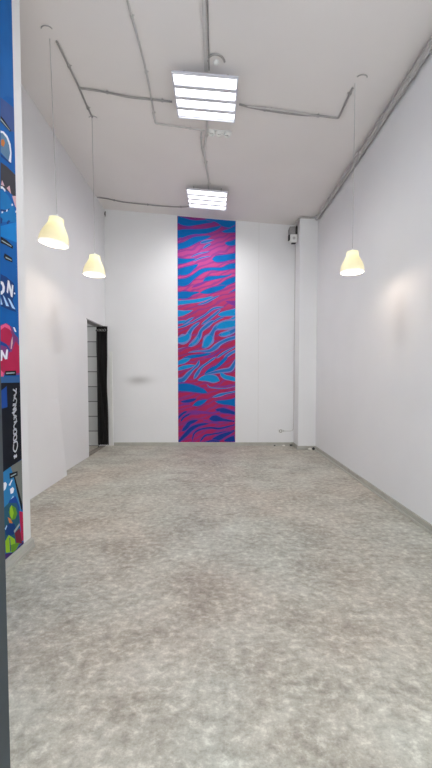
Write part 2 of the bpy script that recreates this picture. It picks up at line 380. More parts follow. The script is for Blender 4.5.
MURAL = [
    ['B',[[-0.666,3.945,0.0532],[-0.494,3.893,0.0585],[-0.337,3.888,0.0345],[-0.18,3.906,0.0266],[-0.019,3.914,0.0213]]],
    ['B',[[-0.18,3.945,0.0159],[-0.019,3.932,0.0213],[0.08,3.906,0.0372],[0.159,3.873,0.0532],[0.289,3.863,0.0478],[0.378,3.888,0.0372]]],
    ['B',[[-0.667,3.693,0.0638],[-0.494,3.714,0.0532],[-0.311,3.734,0.0425],[-0.144,3.75,0.0345],[0.002,3.791,0.0266],[0.107,3.837,0.0106]]],
    ['B',[[0.107,3.734,0.0106],[0.237,3.752,0.0319],[0.378,3.786,0.0585]]],
    ['B',[[-0.668,3.477,0.0532],[-0.521,3.513,0.0478],[-0.364,3.59,0.0478],[-0.207,3.632,0.0319],[-0.076,3.657,0.0106]]],
    ['L',[[-0.272,3.539,0.0106],[-0.181,3.565,0.0239],[-0.019,3.598,0.0133]]],
    ['B',[[0.159,3.544,0.0133],[0.264,3.534,0.0372],[0.379,3.57,0.0425]]],
    ['L',[[-0.22,3.444,0.0106],[-0.155,3.495,0.0186],[-0.076,3.534,0.0106]]],
    ['V',[[-0.651,3.585,0.0159],[-0.442,3.662,0.0133],[-0.259,3.688,0.0106]]],
    ['B',[[-0.063,3.264,0.0159],[0.028,3.269,0.0478],[0.133,3.28,0.0532],[0.238,3.3,0.0425],[0.379,3.326,0.0425]]],
    ['B',[[-0.669,3.233,0.0478],[-0.548,3.233,0.0372],[-0.443,3.249,0.0213],[-0.338,3.274,0.008]]],
    ['B',[[-0.669,3.042,0.0532],[-0.522,3.062,0.0585],[-0.412,3.114,0.0372],[-0.297,3.179,0.0133]]],
    ['B',[[-0.67,2.865,0.0532],[-0.523,2.873,0.0532],[-0.392,2.954,0.0372],[-0.244,3.057,0.0319],[-0.09,3.096,0.0213],[0.107,3.096,0.0266],[0.238,3.135,0.0372],[0.38,3.156,0.0425]]],
    ['B',[[-0.218,2.886,0.0159],[-0.113,2.933,0.0345],[0.049,2.954,0.0213],[0.212,2.98,0.0106],[0.291,3.016,0.008]]],
    ['B',[[-0.064,2.746,0.0159],[0.094,2.808,0.0319],[0.239,2.881,0.0399],[0.38,2.933,0.0425]]],
    ['V',[[-0.418,2.777,0.0133],[-0.287,2.829,0.0186],[-0.142,2.891,0.0133]]],
    ['L',[[-0.443,3.295,0.008],[-0.286,3.36,0.0106],[-0.103,3.398,0.0106]]],
    ['L',[[-0.391,3.223,0.008],[-0.26,3.282,0.0133],[-0.076,3.321,0.008]]],
    ['B',[[-0.274,2.687,0.0133],[-0.129,2.713,0.0372],[0.028,2.757,0.0372],[0.199,2.807,0.0213]]],
    ['B',[[-0.671,2.64,0.0532],[-0.498,2.651,0.0505],[-0.392,2.679,0.0239],[-0.274,2.697,0.008]]],
    ['C',[[-0.672,2.51,0.0345],[-0.498,2.528,0.0292],[-0.34,2.546,0.0266],[-0.182,2.578,0.0213],[-0.037,2.625,0.0106]]],
    ['B',[[0.226,2.687,0.0106],[0.381,2.744,0.0319]]],
    ['V',[[0.173,2.541,0.0106],[0.292,2.51,0.0292],[0.381,2.505,0.0372]]],
    ['C',[[-0.673,2.327,0.0478],[-0.551,2.338,0.0319],[-0.393,2.385,0.0106]]],
    ['C',[[0.042,2.301,0.0213],[0.187,2.327,0.0425],[0.382,2.353,0.0532]]],
    ['C',[[0.161,2.175,0.0159],[0.271,2.196,0.0372],[0.382,2.228,0.0585]]],
    ['L',[[-0.46,2.139,0.0106],[-0.328,2.217,0.0159],[-0.182,2.301,0.0159],[-0.037,2.411,0.0186],[0.147,2.445,0.0106]]],
    ['L',[[-0.249,2.133,0.0159],[-0.13,2.222,0.0239],[0.002,2.327,0.0213],[0.094,2.405,0.0106]]],
    ['L',[[-0.314,2.479,0.0106],[-0.182,2.515,0.0159],[-0.05,2.583,0.0159],[0.071,2.64,0.0106]]],
    ['L',[[-0.578,2.139,0.0159],[-0.473,2.209,0.0213],[-0.367,2.27,0.008]]],
    ['C',[[-0.673,2.17,0.0213],[-0.578,2.183,0.0213],[-0.525,2.209,0.008]]],
    ['L',[[-0.064,2.157,0.0133],[0.055,2.236,0.0159],[0.16,2.275,0.008]]],
    ['L',[[-0.675,1.859,0.0452],[-0.579,1.875,0.0718],[-0.495,1.917,0.0611],[-0.455,1.995,0.0345],[-0.388,2.09,0.0266],[-0.275,2.174,0.0213]]],
    ['C',[[-0.675,1.859,0.0292],[-0.579,1.875,0.0532],[-0.505,1.911,0.0425],[-0.468,1.985,0.0186]]],
    ['L',[[-0.674,2.079,0.0133],[-0.552,2.111,0.0186],[-0.407,2.184,0.0133]]],
    ['L',[[-0.479,1.753,0.0213],[-0.368,1.822,0.0399],[-0.288,1.927,0.0399],[-0.246,2.032,0.0292],[-0.124,2.137,0.0345],[-0.019,2.21,0.0213]]],
    ['C',[[-0.421,1.79,0.0133],[-0.355,1.832,0.0213],[-0.294,1.927,0.0186]]],
    ['L',[[-0.236,1.722,0.0213],[-0.175,1.782,0.0611],[-0.117,1.875,0.0771],[-0.072,1.953,0.0505],[-0.029,2.037,0.0319],[0.029,2.09,0.0478],[0.161,2.127,0.0771],[0.382,2.163,0.0691]]],
    ['C',[[-0.209,1.743,0.0159],[-0.17,1.788,0.0452],[-0.117,1.875,0.0611],[-0.077,1.948,0.0345]]],
    ['C',[[0.007,2.079,0.0213],[0.161,2.129,0.0585],[0.382,2.163,0.0532]]],
    ['L',[[0.055,1.953,0.0266],[0.161,1.969,0.0452],[0.266,2.006,0.0399],[0.382,2.064,0.0319]]],
    ['C',[[0.095,1.959,0.0159],[0.161,1.969,0.0266],[0.261,2.001,0.0213]]],
    ['L',[[-0.485,1.648,0.0106],[-0.289,1.672,0.0133],[-0.109,1.677,0.0292],[0.002,1.743,0.0399],[0.082,1.809,0.0345],[0.214,1.875,0.0292],[0.383,1.922,0.0266]]],
    ['L',[[-0.675,1.706,0.0159],[-0.527,1.743,0.008]]],
    ['B',[[-0.607,1.521,0.0159],[-0.448,1.569,0.0239],[-0.263,1.595,0.0213],[-0.077,1.632,0.0213]]],
    ['L',[[0.015,1.545,0.0159],[0.161,1.651,0.0159],[0.346,1.748,0.0133]]],
    ['L',[[0.135,1.537,0.0239],[0.267,1.632,0.0266],[0.383,1.69,0.0239]]],
    ['V',[[-0.21,1.558,0.0133],[-0.051,1.585,0.0159],[0.135,1.717,0.0106]]],
    ['C',[[-0.676,1.456,0.0292],[-0.554,1.499,0.0319],[-0.435,1.546,0.0133]]],
    ['C',[[-0.677,1.351,0.0213],[-0.528,1.393,0.0292],[-0.356,1.425,0.0159]]],
    ['L',[[-0.678,1.133,0.0585],[-0.566,1.176,0.0425],[-0.475,1.274,0.0319],[-0.396,1.353,0.0213],[-0.316,1.433,0.0239],[-0.284,1.514,0.0106]]],
    ['L',[[-0.383,1.181,0.0239],[-0.316,1.287,0.0292],[-0.25,1.38,0.0213],[-0.13,1.472,0.0186],[0.015,1.573,0.0159]]],
    ['B',[[-0.197,1.26,0.0159],[-0.077,1.34,0.0345],[0.029,1.406,0.0239],[0.135,1.499,0.0239],[0.214,1.583,0.0186]]],
    ['C',[[-0.316,1.165,0.0159],[-0.157,1.199,0.0505],[-0.019,1.181,0.0532],[0.077,1.149,0.0133]]],
    ['L',[[-0.197,1.255,0.0133],[-0.024,1.3,0.0213],[0.135,1.327,0.0345],[0.262,1.353,0.0399],[0.326,1.446,0.0292],[0.357,1.525,0.0159]]],
    ['C',[[0.082,1.292,0.0213],[0.162,1.221,0.0319],[0.268,1.194,0.0345],[0.374,1.165,0.0239]]],
    ['B',[[-0.678,1.032,0.0638],[-0.503,1.032,0.0638],[-0.317,0.995,0.0452],[-0.144,0.942,0.0266]]],
    ['V',[[-0.117,1.035,0.0106],[0.055,1.048,0.008],[0.361,1.064,0.0106]]],
    ['L',[[-0.157,1.088,0.008],[-0.078,1.032,0.008],[0.162,1.016,0.008],[0.348,1.053,0.0053]]],
    ['L',[[-0.064,0.853,0.008],[0.082,0.901,0.0266],[0.194,0.93,0.0159],[0.361,0.965,0.0133]]],
    ['N',[[-0.621,0.778,0.0133],[-0.477,0.794,0.0239],[-0.33,0.832,0.0133]]],
    ['B',[[-0.411,0.709,0.0106],[-0.291,0.754,0.0372],[-0.141,0.816,0.0133]]],
    ['B',[[-0.011,0.784,0.0106],[0.135,0.77,0.0345],[0.268,0.77,0.0478],[0.375,0.77,0.0638]]],
    ['N',[[-0.011,0.639,0.0106],[0.109,0.629,0.0372],[0.215,0.61,0.0319],[0.37,0.57,0.0213]]],
    ['V',[[-0.558,0.557,0.0106],[-0.398,0.589,0.0239],[-0.238,0.591,0.0239],[-0.064,0.581,0.0159],[0.082,0.607,0.0106]]],
    ['N',[[-0.115,0.474,0.0213],[-0.003,0.484,0.0425],[0.114,0.474,0.0159]]],
    ['N',[[-0.617,0.425,0.0106],[-0.563,0.503,0.0133],[-0.44,0.575,0.0133]]],
    ['V',[[-0.68,0.69,0.008],[-0.557,0.73,0.0106],[-0.424,0.73,0.008]]],
    ['N',[[-0.115,0.473,0.0239],[-0.003,0.484,0.0452],[0.136,0.46,0.0213],[0.336,0.43,0.0133]]],
    ['N',[[-0.596,0.253,0.0133],[-0.518,0.326,0.0319],[-0.451,0.406,0.0292],[-0.302,0.457,0.0106]]],
    ['N',[[-0.661,0.065,0.0159],[-0.532,0.192,0.0292],[-0.425,0.299,0.0292],[-0.291,0.366,0.0213],[-0.115,0.398,0.0106]]],
    ['N',[[-0.412,0.081,0.008],[-0.385,0.205,0.0106],[-0.292,0.28,0.0133],[-0.105,0.318,0.0133],[0.082,0.307,0.0133],[0.336,0.371,0.0106]]],
    ['N',[[-0.279,0.065,0.0106],[-0.185,0.178,0.0133],[-0.051,0.205,0.0106],[0.336,0.272,0.0106]]],
    ['N',[[-0.089,0.092,0.0106],[0.056,0.14,0.0399],[0.163,0.192,0.0292],[0.323,0.253,0.0133]]],
    ['N',[[0.149,0.084,0.0159],[0.27,0.114,0.0372],[0.342,0.124,0.0425]]],
    ['N',[[-0.185,0.065,0.008],[-0.051,0.084,0.0133],[0.082,0.071,0.0133]]],
    ['N',[[-0.681,0.473,0.0159],[-0.584,0.567,0.0159],[-0.504,0.612,0.0133]]],
    ['V',[[-0.238,0.473,0.0133],[-0.105,0.42,0.0133],[0.082,0.393,0.0106]]]]
bm = bmesh.new(); keys = ['B', 'C', 'L', 'V', 'N', 'E']
tf = lambda x: C_z(x) - .012
ym = YB-.004
slab(bm, MU0, MU1, ym, YB-.0005, .060, tf)
edge = [bm.verts.new(p) for p in ()]
lay = 0
SOFT = {'B': ('V', 1.30), 'C': ('E', 1.18), 'N': ('V', 1.5), 'L': ('E', 1.05)}
RIBBONS = []
for c, pts in MURAL:
    if c in SOFT: RIBBONS.append((SOFT[c][0], pts, SOFT[c][1]))
    RIBBONS.append((c, pts, .60 if c == 'L' else .92 if c == 'C' else 1.0))
for c, pts, grow in RIBBONS:
    lay += 1
    y = ym-.0004-lay*.00001
    sp = smooth_path([(p[0], p[1], p[2]) for p in pts], 7)
    n = len(sp); left = []; right = []
    for i, p in enumerate(sp):
        a, b = sp[max(i-1, 0)], sp[min(i+1, n-1)]
        t = Vector((b.x-a.x, b.y-a.y)).normalized(); nn = Vector((-t.y, t.x))
        wv = max(p.z, .002)*1.12*grow*(1.0+.07*math.sin(i*.35+lay))
        if p.x > MU0+.03 and i < 3: wv *= (.15, .55, .85)[i]
        if p.x < MU1-.03 and n-1-i < 3: wv *= (.15, .55, .85)[n-1-i]
        cl = lambda q: (min(max(q.x, MU0+.001), MU1-.001), y, min(max(q.y, .062), tf(q.x)-.002))
        q = Vector((p.x, p.y)); left.append(bm.verts.new(cl(q+nn*wv))); right.append(bm.verts.new(cl(q-nn*wv)))
    for i in range(n-1):
        try: bm.faces.new((left[i], left[i+1], right[i+1], right[i])).material_index = 1+keys.index(c)
        except ValueError: pass
mural = link('wall_mural', bm, [mural_ground()]+[MB[k] for k in keys])
tag(mural, 'tall narrow wall panel with wavy pink and blue zebra stripes on white back wall', 'mural')

# ------------------------------------------------------------------ graffiti wall covering on the pier
PC = {'blue2': (24, 98, 170), 'slate': (62, 86, 142), 'black': (22, 26, 34), 'lgrey': (150, 165, 170), 'white': (226, 230, 240), 'greyblue': (92, 128, 160),
      'orange': (196, 120, 60), 'navy': (22, 60, 120), 'dark': (62, 62, 70), 'lpink': (206, 170, 178), 'cyan': (14, 116, 184), 'azure': (12, 124, 200),
      'lblue': (170, 205, 240), 'plum': (120, 60, 120), 'crimson': (176, 36, 78), 'pink': (222, 92, 138), 'blue3': (26, 68, 146), 'steel': (52, 96, 150),
      'ink': (20, 24, 34), 'sky': (44, 122, 178), 'grey': (112, 116, 112), 'teal': (38, 88, 110), 'green': (92, 140, 40), 'lime': (140, 184, 44),
      'maroon': (110, 36, 56), 'violet': (62, 44, 104), 'ground': (10, 92, 168)}
pk = list(PC)
PMATS = [flat('poster_'+k, srgb(*PC[k]), .45) for k in pk]
POSTER = [
    ['blue2',[[2.443,3.496],[2.574,3.619],[2.57,3.245],[2.572,3.01],[2.487,2.962],[2.417,2.894]]],
    ['slate',[[2.417,2.906],[2.485,2.924],[2.576,2.949],[2.575,2.798],[2.513,2.765],[2.411,2.761]]],
    ['black',[[2.412,2.794],[2.445,2.795],[2.532,2.78],[2.519,2.763],[2.411,2.758]]],
    ['lgrey',[[2.412,2.779],[2.519,2.774],[2.518,2.769],[2.411,2.767]]],
    ['white',[[2.408,2.703],[2.442,2.718],[2.488,2.719],[2.522,2.69],[2.531,2.64],[2.523,2.573],[2.493,2.569],[2.514,2.63],[2.503,2.673],[2.475,2.699],[2.43,2.702],[2.408,2.688]]],
    ['greyblue',[[2.408,2.688],[2.43,2.702],[2.475,2.699],[2.503,2.673],[2.509,2.627],[2.493,2.569],[2.403,2.572]]],
    ['orange',[[2.411,2.649],[2.44,2.672],[2.456,2.658],[2.438,2.623],[2.41,2.618]]],
    ['navy',[[2.402,2.563],[2.516,2.569],[2.516,2.56],[2.401,2.548]]],
    ['dark',[[2.4,2.512],[2.479,2.524],[2.573,2.524],[2.574,2.377],[2.52,2.377],[2.394,2.366]]],
    ['lpink',[[2.399,2.375],[2.412,2.411],[2.439,2.388]]],
    ['lpink',[[2.462,2.387],[2.498,2.42],[2.514,2.375]]],
    ['lpink',[[2.526,2.368],[2.576,2.391],[2.577,2.314],[2.56,2.32]]],
    ['white',[[2.394,2.366],[2.416,2.374],[2.449,2.369],[2.443,2.354],[2.415,2.36],[2.393,2.351]]],
    ['cyan',[[2.392,2.342],[2.426,2.352],[2.483,2.348],[2.542,2.312],[2.577,2.263],[2.575,2.223],[2.384,2.147]]],
    ['navy',[[2.387,2.226],[2.456,2.249],[2.492,2.277],[2.491,2.268],[2.443,2.232],[2.387,2.211]]],
    ['white',[[2.398,2.216],[2.415,2.225],[2.414,2.214],[2.397,2.205]]],
    ['white',[[2.451,2.247],[2.467,2.259],[2.467,2.248],[2.451,2.235]]],
    ['white',[[2.515,2.312],[2.53,2.322],[2.535,2.312],[2.52,2.302]]],
    ['white',[[2.563,2.289],[2.576,2.298],[2.578,2.286],[2.565,2.277]]],
    ['navy',[[2.452,2.174],[2.476,2.196],[2.5,2.2],[2.476,2.178],[2.469,2.163],[2.499,2.168],[2.492,2.153],[2.457,2.149]]],
    ['navy',[[2.385,2.178],[2.407,2.175],[2.4,2.148],[2.383,2.135]]],
    ['azure',[[2.383,2.123],[2.578,2.224],[2.579,2.089],[2.38,2.062]]],
    ['black',[[2.38,2.059],[2.447,2.062],[2.524,2.051],[2.517,2.03],[2.434,2.027],[2.378,2.02]]],
    ['lgrey',[[2.39,2.043],[2.505,2.045],[2.503,2.039],[2.39,2.036]]],
    ['black',[[2.421,1.973],[2.508,1.97],[2.513,1.943],[2.43,1.934],[2.408,1.945]]],
    ['lgrey',[[2.431,1.955],[2.502,1.956],[2.501,1.95],[2.431,1.946]]],
    ['navy',[[2.37,1.832],[2.437,1.831],[2.52,1.814],[2.542,1.748],[2.503,1.702],[2.543,1.632],[2.464,1.631],[2.362,1.637]]],
    ['white',[[2.368,1.789],[2.396,1.79],[2.414,1.764],[2.408,1.732],[2.381,1.711],[2.365,1.707],[2.366,1.725],[2.383,1.738],[2.389,1.758],[2.378,1.77],[2.368,1.771]]],
    ['white',[[2.433,1.737],[2.45,1.816],[2.467,1.814],[2.491,1.763],[2.498,1.799],[2.517,1.797],[2.501,1.717],[2.483,1.72],[2.46,1.771],[2.449,1.731]]],
    ['white',[[2.522,1.755],[2.54,1.754],[2.535,1.744],[2.52,1.744]]],
    ['lblue',[[2.364,1.692],[2.384,1.65],[2.362,1.646]]],
    ['lblue',[[2.387,1.709],[2.409,1.701],[2.459,1.652],[2.424,1.649]]],
    ['lblue',[[2.443,1.705],[2.472,1.699],[2.535,1.647],[2.494,1.649]]],
    ['plum',[[2.357,1.522],[2.425,1.544],[2.483,1.526],[2.518,1.486],[2.561,1.464],[2.57,1.373],[2.57,1.22],[2.343,1.218]]],
    ['crimson',[[2.356,1.504],[2.413,1.529],[2.458,1.51],[2.487,1.476],[2.454,1.409],[2.396,1.398],[2.352,1.425]]],
    ['pink',[[2.356,1.516],[2.413,1.539],[2.459,1.53],[2.482,1.501],[2.446,1.509],[2.401,1.516],[2.355,1.491]]],
    ['crimson',[[2.476,1.366],[2.528,1.441],[2.572,1.413],[2.571,1.233],[2.344,1.23],[2.348,1.327],[2.426,1.313],[2.452,1.371]]],
    ['blue3',[[2.352,1.425],[2.419,1.412],[2.458,1.378],[2.458,1.359],[2.418,1.394],[2.351,1.4]]],
    ['white',[[2.499,1.528],[2.52,1.528],[2.541,1.501],[2.519,1.502]]],
    ['lpink',[[2.473,1.436],[2.493,1.47],[2.491,1.425],[2.477,1.386],[2.465,1.385]]],
    ['white',[[2.35,1.37],[2.368,1.371],[2.399,1.336],[2.415,1.378],[2.433,1.379],[2.422,1.319],[2.396,1.315],[2.371,1.344],[2.363,1.307],[2.347,1.303]]],
    ['pink',[[2.345,1.249],[2.377,1.231],[2.376,1.206],[2.343,1.2]]],
    ['black',[[2.394,1.243],[2.526,1.249],[2.525,1.216],[2.393,1.215]]],
    ['lgrey',[[2.405,1.233],[2.507,1.237],[2.507,1.23],[2.405,1.225]]],
    ['steel',[[2.343,1.209],[2.57,1.21],[2.572,1.17],[2.341,1.17]]],
    ['ink',[[2.341,1.17],[2.572,1.17],[2.574,0.654],[2.317,0.617]]],
    ['blue3',[[2.339,1.121],[2.408,1.15],[2.411,1.018],[2.334,1.012]]],
    ['sky',[[2.317,0.617],[2.469,0.641],[2.545,0.35],[2.549,0.28],[2.306,0.368]]],
    ['grey',[[2.432,0.636],[2.574,0.651],[2.572,0.354],[2.55,0.314],[2.504,0.444],[2.465,0.567]]],
    ['black',[[2.415,0.596],[2.514,0.587],[2.515,0.557],[2.417,0.56]]],
    ['lgrey',[[2.429,0.578],[2.497,0.578],[2.498,0.571],[2.431,0.569]]],
    ['ink',[[2.463,0.567],[2.478,0.565],[2.565,0.357],[2.57,0.3],[2.55,0.321]]],
    ['white',[[2.342,0.555],[2.37,0.553],[2.383,0.537],[2.368,0.51],[2.345,0.504]]],
    ['white',[[2.417,0.495],[2.45,0.499],[2.468,0.481],[2.454,0.459],[2.424,0.461]]],
    ['white',[[2.403,0.525],[2.44,0.55],[2.45,0.545],[2.42,0.515]]],
    ['lblue',[[2.399,0.415],[2.454,0.442],[2.459,0.431],[2.412,0.407]]],
    ['blue3',[[2.374,0.388],[2.411,0.427],[2.484,0.43],[2.532,0.341],[2.528,0.254],[2.36,0.317]]],
    ['teal',[[2.341,0.399],[2.398,0.412],[2.495,0.38],[2.528,0.267],[2.495,0.099],[2.342,0.167]]],
    ['green',[[2.396,0.355],[2.433,0.387],[2.481,0.351],[2.498,0.306],[2.472,0.282],[2.429,0.291],[2.412,0.317]]],
    ['lime',[[2.409,0.376],[2.433,0.387],[2.455,0.327],[2.435,0.295],[2.412,0.323]]],
    ['orange',[[2.383,0.327],[2.417,0.302],[2.44,0.267],[2.404,0.275]]],
    ['navy',[[2.347,0.278],[2.405,0.281],[2.464,0.252],[2.487,0.196],[2.437,0.19],[2.356,0.224]]],
    ['lblue',[[2.346,0.266],[2.37,0.282],[2.375,0.273],[2.357,0.255]]],
    ['lgrey',[[2.45,0.211],[2.522,0.236],[2.529,0.22],[2.461,0.193]]],
    ['crimson',[[2.524,0.316],[2.573,0.292],[2.574,0.099],[2.521,0.101],[2.538,0.182]]],
    ['maroon',[[2.461,0.193],[2.525,0.201],[2.554,0.087],[2.483,0.104]]],
    ['lime',[[2.348,0.189],[2.39,0.21],[2.46,0.154],[2.47,0.11],[2.432,0.081],[2.351,0.112]]],
    ['green',[[2.41,0.136],[2.483,0.118],[2.521,0.101],[2.468,0.064],[2.42,0.08]]],
    ['navy',[[2.396,0.188],[2.405,0.184],[2.413,0.096],[2.401,0.095]]],
    ['violet',[[2.339,0.111],[2.444,0.072],[2.574,0.092],[2.581,0.033],[2.347,0.028],[2.291,0.028],[2.295,0.119]]]]
STROKES = [
    [[2.481,1.126],[2.521,1.105],[2.488,1.084]],
    [[2.52,1.131],[2.511,1.096],[2.492,1.068],[2.482,1.052]],
    [[2.487,1.074],[2.519,1.059],[2.511,1.033],[2.478,1.031]],
    [[2.473,1.023],[2.513,1.025],[2.474,0.995],[2.514,1.004]],
    [[2.464,0.974],[2.516,0.994]],
    [[2.514,0.993],[2.478,0.964],[2.514,0.95],[2.482,0.944]],
    [[2.481,0.932],[2.499,0.95],[2.513,0.921],[2.483,0.913]],
    [[2.518,0.919],[2.479,0.888],[2.498,0.86]],
    [[2.471,0.861],[2.503,0.868],[2.51,0.842],[2.477,0.838],[2.476,0.858]],
    [[2.474,0.822],[2.507,0.83],[2.508,0.803],[2.475,0.795],[2.474,0.819]],
    [[2.47,0.781],[2.51,0.784],[2.519,0.753],[2.494,0.721],[2.468,0.738],[2.472,0.77]],
    [[2.478,0.698],[2.503,0.683]],
    [[2.504,0.7],[2.478,0.679]],
    [[2.47,0.693],[2.508,0.688]]]
bm = bmesh.new()
px = PX+.003
box(bm, (PX+.0005, 1.2, .071), (px, 2.576, 3.96), pk.index('ground'))
# fields of the sheet that carry on towards the shop front
for c, y0, y1, z0, z1 in (('blue2', 1.2, 2.26, 2.8, 3.955), ('slate', 1.2, 2.26, 2.4, 2.8), ('cyan', 1.2, 2.26, 1.5, 2.4), ('plum', 1.2, 2.26, 1.21, 1.5), ('ink', 1.2, 2.26, .66, 1.21), ('sky', 1.2, 2.26, .3, .66), ('violet', 1.2, 2.26, .075, .3)):
    f = bm.faces.new([bm.verts.new((px+.0002, y, z)) for y, z in ((y0, z0), (y1, z0), (y1, z1), (y0, z1))]); f.material_index = pk.index(c)
for i, (c, pts) in enumerate(POSTER):
    x = px+.0004+i*.00002
    vs = [bm.verts.new((x, min(p[0], 2.575), min(max(p[1], .073), 3.955))) for p in pts]
    try: f = bm.faces.new(vs)
    except ValueError: continue
    f.material_index = pk.index(c); f.normal_update()
    bmesh.ops.triangulate(bm, faces=[f])
for s in STROKES:
    sp = smooth_path([(px+.0026, a, b) for a, b in s], 5)
    for a, b in zip(sp, sp[1:]):
        t = (b-a).normalized(); n = Vector((0, -t.z, t.y))*.0055
        f = bm.faces.new([bm.verts.new(q) for q in (a+n-t*.002, b+n+t*.002, b-n+t*.002, a-n-t*.002)]); f.material_index = pk.index('white')
tag(link('graffiti_mural', bm, PMATS), 'blue and black graffiti printed wall covering beside the open entrance door', 'mural')

# ------------------------------------------------------------------ ceiling light panels
def ceiling_panel(label, loc):
    t = thing('ceiling_light', label, 'ceiling light', loc, 'square four-strip ceiling lights')
    t.rotation_euler = (0, math.atan(.085), 0)
    s = .2975; bm = bmesh.new()
    box(bm, (-s, -s, .018), (s, s, .024))
    for a, b in (((-s, -s), (s, -s+.012)), ((-s, s-.012), (s, s)), ((-s, -s+.012), (-s+.012, s-.012)), ((s-.012, -s+.012), (s, s-.012))):
        box(bm, (a[0], a[1], 0), (b[0], b[1], .018))
    link('housing', bm, M_housing, t)
    for k in range(4):
        yc = -s+.012+(k+.5)*(2*s-.024)/4
        bm = bmesh.new(); prof = []
        for j in range(9):
            a = PI*j/8; prof.append((yc+math.cos(a)*.052, .016-math.sin(a)*.015))
        A = [bm.verts.new((-s+.016, y, z)) for y, z in prof]; B = [bm.verts.new((s-.016, y, z)) for y, z in prof]
        for i in range(8): bm.faces.new((A[i], A[i+1], B[i+1], B[i]))
        bm.faces.new(A); bm.faces.new(B[::-1]); bm.faces.new((A[0], B[0], B[-1], A[-1]))
        link('diffuser', bm, M_tube, t)
    for k in range(1, 4):
        yc = -s+.012+k*(2*s-.024)/4
        link('louvre', bx((-s+.014, yc-.021, -.002), (s-.014, yc+.021, .017), .001), M_housing, t)
    for sx in (-1, 1):
        for sy in (-1, 1):
            bm = bmesh.new(); tube(bm, [Vector((sx*.2, sy*.2, .024)), Vector((sx*.2, sy*.2, .105))], .007, 8)
            link('hanger', bm, M_chrome, t)
    for yy in (-.15, .15):                              # the light the strips throw into the room
        ld = bpy.data.lights.new('strip_light', 'SPOT'); ld.energy = PANEL_WATTS/2; ld.color = (1, .985, .98); ld.spot_size = math.radians(172); ld.spot_blend = 1; ld.shadow_soft_size = 0
        lo = bpy.data.objects.new('strip_light', ld); COL.objects.link(lo); lo.parent = t; lo.location = (0, yy, -.03)
    return t
def pz(x, d): return C_z(x)-d
ceiling_panel('bright square ceiling light with four strips, the nearer and larger one', (-.094, 3.82, pz(-.094, .10)))
ceiling_panel('bright square ceiling light with four strips, farther one above the striped mural', (-.124, 5.925, pz(-.124, .10)))

# ------------------------------------------------------------------ conduits and fittings on the ceiling
cA = [[-1.356, 3.4, 4.061], [-1.351, 3.606, 4.061], [-1.348, 3.93, 4.061], [-1.354, 4.153, 4.061], [-1.352, 4.361, 4.061]]
cB = [[-1.348, 3.93, 4.061], [-1.242, 3.937, 4.052], [-1.098, 3.954, 4.039], [-0.879, 3.995, 4.021], [-0.66, 4.003, 4.002], [-0.439, 4.012, 3.983]]
cB2 = [[0.234, 3.964, 3.926], [0.347, 3.993, 3.917], [0.603, 4.025, 3.895], [0.86, 4.037, 3.873], [1.041, 4.029, 3.858], [1.226, 4.035, 3.842], [1.253, 4.009, 3.84], [1.253, 3.845, 3.839], [1.253, 3.626, 3.84]]
cB3 = [[0.315, 3.975, 3.919], [0.467, 3.985, 3.906], [0.7, 3.999, 3.887], [0.937, 4.02, 3.866]]
cC = [[-0.645, 2.837, 4.001], [-0.657, 2.982, 4.002], [-0.648, 3.263, 4.001], [-0.638, 3.562, 4.0], [-0.642, 3.9, 4.001], [-0.658, 4.312, 4.002], [-0.65, 4.368, 4.001], [-0.602, 4.379, 3.997], [-0.393, 4.393, 3.979], [-0.117, 4.416, 3.956]]
cE = [[-1.911, 6.343, 4.108], [-1.74, 6.363, 4.094], [-1.529, 6.429, 4.076], [-1.238, 6.446, 4.051], [-0.912, 6.456, 4.024], [-0.581, 6.428, 3.995], [-0.43, 6.38, 3.983]]
cD2 = [[-0.085, 4.237, 3.953], [-0.102, 4.493, 3.955], [-0.139, 4.786, 3.958], [-0.13, 5.113, 3.957], [-0.104, 5.487, 3.955], [-0.103, 5.773, 3.955]]
conduit('electrical_conduit', [cA], .011, M_conduit, 'grey ribbed conduit running between the two pendant lamps near the left wall')
conduit('electrical_conduit', [cB], .011, M_conduit, 'grey ribbed conduit from the left pendant lamps to the nearer ceiling light')
conduit('electrical_conduit', [cB2], .011, M_conduit, 'grey ribbed conduit from the nearer ceiling light to the right pendant lamp')
conduit('electrical_conduit', [cB3], .008, M_conduit2, 'pale slack conduit beside the grey one between ceiling light and right pendant', clip=.5)
conduit('electrical_conduit', [cC], .010, M_conduit2, 'long pale conduit bending at right angle to the ceiling sockets')
conduit('electrical_conduit', [cE], .011, M_conduit, 'grey conduit crossing near the back wall to the farther ceiling light')
conduit('electrical_conduit', [cD2], .013, M_conduit2, 'pale painted conduit between the two ceiling lights', wob=.006)
conduit('electrical_conduit', [[(-.155, 4.45, 3.957), (-.165, 4.65, 3.96), (-.145, 4.90, 3.958)]], .010, M_conduit2, 'short pale loose conduit beside the one between the ceiling lights', clip=.2)
# cable trunking along the middle of the ceiling, up to the nearer light
bm = bmesh.new()
z0 = C_z(-.075)
box(bm, (-.100, YF, z0-.020), (-.068, 3.58, z0+.0015))
tr = link('cable_trunking', bm, M_conduit2); tag(tr, 'straight pale cable trunking running up to the nearer ceiling light', 'cable trunking')
bm = bmesh.new(); box(bm, (-.064, YF, z0-.010), (-.052, 3.58, z0-.0005)); link('side_cable', bm, M_conduit, tr)
